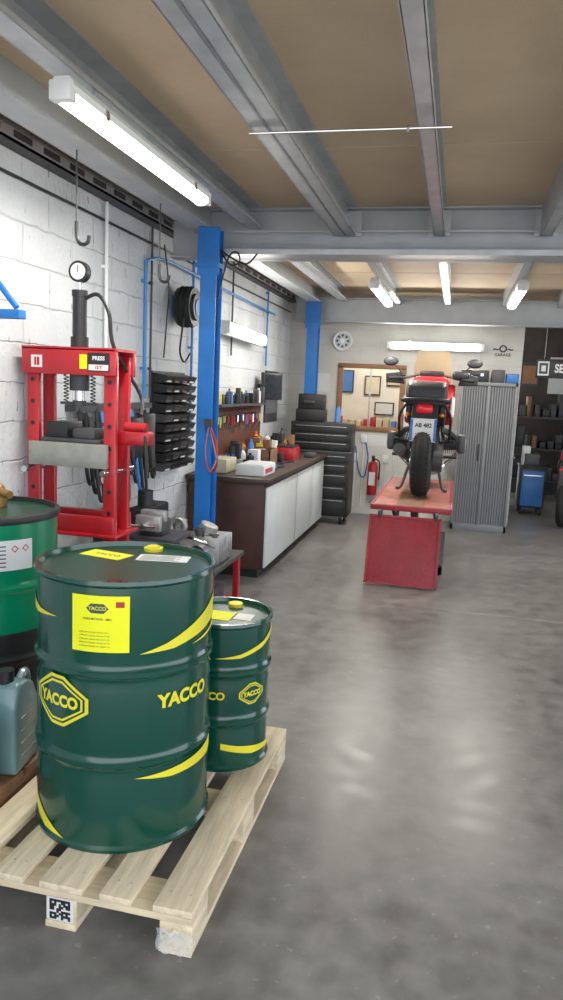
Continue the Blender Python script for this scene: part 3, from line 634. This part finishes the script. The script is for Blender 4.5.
b.box(x0,x0+.03,y0,y1,.0,1.78,M_lockb,.003); b.box(x1-.03,x1,y0,y1,0,1.78,M_lockb,.003); b.box(x0,x1,y0,y1,1.74,1.78,M_lockb,.003); b.box(x0,x1,y0,y1,0,.08,M_lockb,.003); b.box(x0+.02,x1-.02,y0+.035,y1,.08,1.74,M_lockf)
n=20; w=(x1-x0-.06)/n
for i in range(n):
    xx=x0+.03+i*w; b.prism([(xx+w*.08,y0+.034),(xx+w*.2,y0+.024),(xx+w*.8,y0+.024),(xx+w*.92,y0+.034)],'Z',.08,1.74,M_lock)
b.box(x0+.31,x0+.34,y0+.012,y0+.025,.08,1.74,M_lockb,.003); b.box(x0+.25,x0+.265,y0+.005,y0+.02,.85,1.05,M_blk,.003); b.done()
b=B('cases_on_locker'); b.box(.02,.34,9.15,9.45,1.781,1.92,M_blk,.012); b.box(.37,.52,9.15,9.4,1.781,1.93,M_dk,.01); b.box(.54,.68,9.15,9.4,1.781,1.89,M_cartb,.01)
for x in (.1,.26): b.box(x-.015,x+.015,9.14,9.152,1.85,1.88,M_chr)
b.tube([(.14,9.145,1.86),(.18,9.12,1.86),(.22,9.145,1.86)],.006,M_dk); b.done()

# ------------------------------------------------------------------ lift table
b=B('motorcycle_lift_table'); LX0,LX1,LY0,LY1,LZ=-.67,.03,6.42,8.62,.65
b.box(LX0,LX1,LY0,LY1,LZ-.05,LZ-.004,M_redl,.004); b.box(LX0+.03,LX1-.03,LY0+.02,LY1-.02,LZ-.004,LZ,M_redt)
b.box(LX0+.22,LX0+.46,LY0+.02,LY1-.3,LZ-.001,LZ+.0005,M_oldw)
for x in (LX0,LX1-.02): b.box(x,x+.02,LY0,LY1,LZ-.01,LZ,M_redl,.003)
b.box(LX0+.05,LX0+.13,6.7,8.5,0,.07,M_dk,.004); b.box(LX1-.13,LX1-.05,6.7,8.5,0,.07,M_dk,.004)
for y in (6.7,8.42): b.box(LX0+.05,LX1-.05,y,y+.08,0,.07,M_dk,.004)
for x in (LX0+.14,LX1-.17):
    for (ya,yb) in ((6.8,8.3),(8.3,6.8)):
        b.prism([(ya-.03,.05),(ya+.03,.05),(yb+.03,.60),(yb-.03,.60)],'X',x,x+.03,M_dk)
b.cyl((LX0+.34,7.9,.08),(LX0+.34,7.4,.45),.04,M_dk); b.cyl((LX0+.14,7.55,.325),(LX1-.14,7.55,.325),.02,M_chr)
ang=math.degrees(math.atan2(.56,.20)); L=.595; RL0,RL1=LX0+.01,LX1-.08
b.M=T(0,6.13,.012)@RX(ang); b.box(RL0,RL1,0,L,-.02,0,M_redl,.003)
for i in range(11):
    for j in range(12):
        x=RL0+.04+j*.046+(i%2)*.012; b.box(x,x+.032,.035+i*.05,.045+i*.05,0,.005,M_redl)
        b.box(x+.011,x+.021,.05+i*.05,.078+i*.05,0,.005,M_redl)
b.box(RL0,RL0+.02,0,L,0,.012,M_redl); b.box(RL1-.02,RL1,0,L,0,.012,M_redl); b.box(RL0,RL1,0,.02,0,.012,M_redl); b.box(RL0,RL1,L-.02,L,0,.012,M_redl)
b.M=Matrix.Identity(4)
for x in (LX0+.08,LX1-.14): b.box(x,x+.03,6.30,6.46,.56,.61,M_dk,.003)
b.done()

# ------------------------------------------------------------------ motorcycle
b=B('touring_motorcycle'); MX=-.285; K=1.06; BM=T(MX,7.1,LZ+.001)@Matrix.Scale(K,4)@T(0,-7.1,0); b.M=BM
ry,rr=7.10,.325
def wheel(y,Ro,w,z):
    rm=w/2
    b.torus((0,y,z),Ro-rm,rm,M_rub,'X',48,14,1.0)
    for i in range(40):
        a=2*math.pi*i/40
        for k,(xo,dr) in enumerate(((-.55,-.012),(0,0),(.55,-.012))):
            aa=a+(.07 if k==1 else 0)
            R_=Matrix.Translation((xo*rm,y,z))@Matrix.Rotation(aa,4,'X')
            b.box(-.017,.017,-.014,.014,Ro-.012+dr,Ro-.001+dr,M_rub,0,R_)
    b.torus((0,y,z),Ro-w*.86,.018,M_chr,'X',40,8,2.0)
    b.cyl((-.06,y,z),(.06,y,z),.05,M_alu)
    for i in range(12):
        a=2*math.pi*i/12; s=.04 if i%2 else -.04
        b.cyl((s,y+.045*math.cos(a),z+.045*math.sin(a)),(s*.4,y+(Ro-w*.9)*math.cos(a+.25),z+(Ro-w*.9)*math.sin(a+.25)),.0045,M_chr,seg=6)
wheel(ry,rr,.175,rr); wheel(8.50,.335,.11,.335)
b.cyl((-.095,ry,rr),(-.10,ry,rr),.13,M_chr,seg=32); b.cyl((.07,8.5,.335),(.075,8.5,.335),.15,M_chr,seg=32); b.cyl((-.07,8.5,.335),(-.075,8.5,.335),.15,M_chr,seg=32)
b.cyl((.10,ry,rr),(.18,ry,rr),.095,M_dk,seg=28); b.cyl((.14,ry+.05,rr+.02),(.13,7.65,.40),.045,M_dk)
b.box(-.17,.17,7.60,8.08,.24,.58,M_dk,.03); b.cyl((0,8.06,.44),(0,8.14,.44),.13,M_alu,seg=28); b.box(-.12,.12,7.65,8.0,.18,.26,M_dk,.02)
for s in (-1,1):
    b.cyl((s*.15,7.86,.43),(s*.30,7.86,.44),.062,M_dk)
    for i in range(7): b.box(min(s*(.17+i*.02),s*(.175+i*.02)),max(s*(.17+i*.02),s*(.177+i*.02)),7.77,7.95,.35,.52,M_dk,.002)
    b.box(min(s*.30,s*.375),max(s*.30,s*.375),7.765,7.955,.35,.53,M_dk,.025); b.box(min(s*.37,s*.385),max(s*.37,s*.385),7.81,7.91,.39,.49,M_alu,.008)
    b.tube([(s*.32,7.95,.38),(s*.28,8.08,.30),(s*.15,8.05,.18),(s*.1,7.7,.16),(-.08,7.5,.2)],.02,M_chr)
    b.tube([(s*.27,7.78,.5),(s*.2,7.65,.56),(s*.13,7.58,.58)],.03,M_blk)
    b.cyl((s*.15,7.55,.33),(s*.30,7.55,.33),.014,M_rub); b.cyl((s*.14,7.25,.48),(s*.27,7.22,.5),.013,M_rub); b.cyl((s*.12,7.5,.62),(s*.15,7.25,.48),.012,M_dk)
    b.cyl((s*.12,7.65,.60),(s*.11,7.08,.80),.014,M_dk); b.cyl((s*.13,7.7,.58),(s*.12,7.3,.78),.014,M_dk)
    b.cyl((s*.05,7.08,.73),(s*.13,7.05,.73),.008,M_blk); b.sph((s*.145,7.04,.73),.022,M_orange,(1,.9,.8))
    b.prism([(7.10,.74),(7.72,.58),(7.82,.84),(7.12,.90)],'X',min(s*.12,s*.17),max(s*.12,s*.17),M_blk,.012)
    b.cyl((s*.10,8.47,.335),(s*.10,8.22,1.0),.027,M_chr); b.cyl((s*.10,8.47,.335),(s*.10,8.38,.6),.034,M_dk)
    b.tube([(s*.15,7.10,.84),(s*.22,7.12,.72),(s*.22,7.25,.52),(s*.19,7.55,.48),(s*.14,7.6,.62)],.012,M_blk)
    b.cyl((s*.30,7.99,1.06),(s*.42,7.95,1.05),.018,M_rub)
    b.prism([(s*.26,1.0),(s*.45,1.01),(s*.455,1.10),(s*.30,1.12)],'Y',8.04,8.07,M_blk,.008)
    b.tube([(s*.28,8.0,1.07),(s*.32,8.0,1.14),(s*.38,8.02,1.20)],.007,M_blk)
    b.M=BM@T(s*.41,8.02,1.22); b.sph((0,0,0),.060,M_blk,(1.25,.4,.75)); b.sph((0,-.012,0),.052,M_dk,(1.2,.3,.7)); b.M=BM
b.tube([(-.36,7.98,1.06),(-.26,8.02,1.065),(-.15,8.12,1.09),(0,8.15,1.09),(.15,8.12,1.09),(.26,8.02,1.065),(.36,7.98,1.06)],.012,M_dk)
b.cyl((-.34,8.0,1.08),(-.27,8.04,1.09),.02,M_blk)
b.box(.20,.36,7.96,8.10,1.06,1.14,M_blk,.03)
b.cyl((-.20,7.02,.42),(-.18,7.50,.34),.055,M_dk,.05); b.cyl((-.202,7.00,.425),(-.20,7.03,.42),.04,M_dk)
b.prism([(7.18,.86),(6.98,.84),(6.92,.60),(6.95,.44),(6.99,.44),(7.02,.62),(7.1,.74),(7.3,.80)],'X',-.11,.11,M_blk,.008)
b.M=BM@T(0,6.925,.60)@RX(-8); b.box(-.112,.112,-.012,-.004,-.10,.10,M_white,.003); b.add(textbm('AB 482',.05,.0016,.95),M_blk,M=T(0,-.0135,.04)@FACE_Y); b.add(textbm('XK',.06,.0016),M_blk,M=T(0,-.0135,-.045)@FACE_Y)
b.box(-.112,-.090,-.0135,-.012,-.095,.095,M_cbl); b.box(.090,.112,-.0135,-.012,-.095,.095,M_cbl); b.M=BM
b.box(-.07,.07,6.925,7.02,.745,.82,M_tail,.022); b.box(-.12,.12,6.96,7.12,.725,.742,M_blk,.006)
b.prism([(6.99,.85),(7.05,.80),(7.4,.79),(7.8,.78),(7.85,.88),(7.6,.92),(7.45,1.0),(7.2,1.03),(7.0,1.00)],'X',-.175,.175,M_blk,.045)
b.tube([(-.13,7.3,.83),(-.20,7.1,.85),(-.15,6.95,.86),(.15,6.95,.86),(.20,7.1,.85),(.13,7.3,.83)],.018,M_blk)
b.box(-.17,.17,6.97,7.15,.82,.87,M_blk,.008); b.box(-.178,.178,7.03,7.05,.86,.89,M_dk,.003)
b.prism([(7.78,.82),(7.80,.96),(7.95,1.08),(8.15,1.09),(8.28,.98),(8.25,.72),(7.85,.72)],'X',-.17,.17,M_red,.05)
b.prism([(7.93,.80),(8.08,1.02),(8.32,1.00),(8.30,.66),(8.05,.60)],'X',-.24,.24,M_red,.03)
for s in (-1,1):
    b.prism([(s*.20,.66),(s*.245,.70),(s*.245,.88),(s*.215,.90)],'Y',7.90,8.20,M_white,.01)
b.prism([(8.2,.80),(8.22,1.02),(8.38,1.06),(8.52,.90),(8.5,.76)],'X',-.18,.18,M_red,.03); b.cyl((0,8.48,.9),(0,8.54,.9),.08,M_glass,seg=24)
# tall curved windscreen
bmw=bmesh.new(); rows=[]
for j in range(9):
    t=j/8; z=1.02+.33*t; yy=8.40-.16*t; hwid=.19-.03*t*t
    rows.append([bmw.verts.new((hwid*math.sin(a)/math.sin(1.1),yy-.10+.10*math.cos(a)*1.4-.04,z-(.02*(abs(a)/1.1)**3 if j==8 else 0))) for a in [(-1.1+2.2*i/12) for i in range(13)]])
for A,Dd in zip(rows,rows[1:]):
    for i in range(12): bmw.faces.new((A[i],A[i+1],Dd[i+1],Dd[i]))
b.add(bmw,M_screenb,True)
b.prism([(8.45,.74),(8.95,.66),(8.9,.70),(8.5,.80)],'X',-.07,.07,M_red,.01)
b.box(-.12,.12,8.08,8.22,1.08,1.14,M_blk,.02)
b.cyl((.0,7.45,.42),(0,7.6,.78),.035,M_yel)
b.tube([(-.14,7.58,.22),(-.19,7.5,.04),(-.23,7.45,.016)],.014,M_dk); b.tube([(.14,7.58,.22),(.19,7.5,.04),(.23,7.45,.016)],.014,M_dk)
b.done()

# ------------------------------------------------------------------ right alcove
b=B('service_sign'); b.box(.91,1.80,9.70,9.73,1.87,2.10,M_blk,.004); b.box(.93,1.06,9.692,9.70,1.90,2.07,M_white); b.box(.945,1.045,9.688,9.693,1.92,2.05,M_dk); b.box(.97,1.02,9.686,9.689,1.95,2.02,M_white)
b.M=T(1.32,9.698,1.985); b.add(textbm('SERVICE',.14,.005,.76),M_white,M=FACE_Y); b.M=Matrix.Identity(4)
for x in (1.0,1.7): b.cyl((x,9.715,2.10),(x,9.715,2.829),.003,M_steel,seg=6)
b.done()
b=B('blue_tool_cart'); x0,x1,y0,y1=.93,1.28,10.75,11.2
b.box(x0,x1,y0,y1,.10,.66,M_blk,.008); b.box(x0-.01,x1+.01,y0-.01,y1,.66,.69,M_blk,.004); b.box(x0+.03,x1-.03,y0-.012,y0,.13,.62,M_cartb,.003)
b.box(x0+.05,x1-.05,y0-.02,y0-.012,.55,.565,M_chr)
for x in (x0+.05,x1-.05):
    for y in (y0+.05,y1-.05): b.cyl((x-.015,y,.05),(x+.015,y,.05),.05,M_rub)
b.box(x0+.05,x0+.25,y0+.05,y0+.3,.69,.85,M_dk,.01); b.box(x0+.02,x0+.12,y0+.1,y0+.3,.69,.95,M_white,.006); b.done()
b=B('storage_shelf_unit')
for z in (.3,.8,1.3): b.box(.8,2.6,12.4,12.9,z,z+.03,M_blk)
for x in (.8,1.7,2.57): b.box(x,x+.03,12.4,12.43,0,1.5,M_blk); b.box(x,x+.03,12.87,12.9,0,1.5,M_blk)
rs=random.Random(5)
for z in (.33,.83,1.33):
    for i in range(14):
        x=.85+i*.12; w=rs.uniform(.05,.11); h=rs.uniform(.1,.38); b.box(x,x+w,12.45,12.8,z,z+h,rs.choice([M_blk,M_dk,M_blk,M_dk,M_dk,M_blk,M_oldw]),.006)
b.done()
b=B('far_wall_poster'); b.box(1.0,1.3,13.18,13.198,1.80,2.2,M_dk); b.box(1.03,1.27,13.175,13.182,1.85,2.15,M_frame); b.box(1.45,1.8,13.18,13.198,1.7,2.3,M_cab); b.done()
b=B('parked_motorcycle'); b.M=T(1.42,9.95,0)@RZ(-14)
b.torus((0,0,.31),.25,.06,M_rub,'X'); b.torus((0,0,.31),.2,.015,M_chr,'X'); b.cyl((-.05,0,.31),(.05,0,.31),.05,M_alu); b.torus((0,1.35,.31),.25,.05,M_rub,'X'); b.torus((0,1.35,.31),.2,.015,M_chr,'X')
for i in range(8):
    a=i*math.pi/4
    for yy in (0,1.35): b.cyl((0,yy,.31),(0,yy+.2*math.cos(a),.31+.2*math.sin(a)),.008,M_chr,seg=6)
b.box(-.13,.13,.5,.95,.25,.6,M_dk,.03); b.prism([(-.05,.75),(.5,.72),(.6,.8),(.1,.85)],'X',-.12,.12,M_blk,.02); b.prism([(.5,.72),(.6,.95),(.9,.97),(1.05,.75)],'X',-.15,.15,M_red,.04)
b.cyl((0,0,.31),(0,.6,.4),.03,M_dk); b.cyl((.1,0.05,.33),(.1,.5,.75),.02,M_chr); b.prism([(-.2,.5),(-.1,.8),(.1,.85),(0,.7)],'X',-.08,.08,M_blk,.01)
for s in (-.08,.08): b.cyl((s,1.35,.31),(s,1.1,.95),.025,M_chr)
b.tube([(-.28,.95,1.02),(-.1,1.05,1.0),(.1,1.05,1.0),(.28,.95,1.02)],.014,M_blk); b.cyl((0,1.2,.85),(0,1.28,.85),.09,M_chr); b.box(-.08,.08,-.12,-.05,.7,.76,M_tail,.01); b.done()

# ------------------------------------------------------------------ world & camera
w=bpy.data.worlds.new('sky'); sc.world=w; w.use_nodes=True; bg=w.node_tree.nodes['Background']
bg.inputs[0].default_value=(.84,.92,1,1); bg.inputs[1].default_value=2.5
sc.view_settings.view_transform='Standard'; sc.view_settings.exposure=.42
F=740;H=1.63
psi=math.radians(12.9);th=math.radians(8.75);rho=.045
f=Vector((-math.sin(psi)*math.cos(th),math.cos(psi)*math.cos(th),-math.sin(th)))
r0=Vector((math.cos(psi),math.sin(psi),0));u0=r0.cross(f)
r=r0*math.cos(rho)+u0*math.sin(rho);u=-r0*math.sin(rho)+u0*math.cos(rho)
cam=bpy.data.cameras.new('camera'); cam.sensor_fit='VERTICAL'; cam.sensor_height=36; cam.lens=36*F/1000; cam.clip_start=.05
co=bpy.data.objects.new('camera',cam); sc.collection.objects.link(co)
co.matrix_world=Matrix(((r.x,u.x,-f.x,0),(r.y,u.y,-f.y,0),(r.z,u.z,-f.z,H),(0,0,0,1)))
sc.camera=co
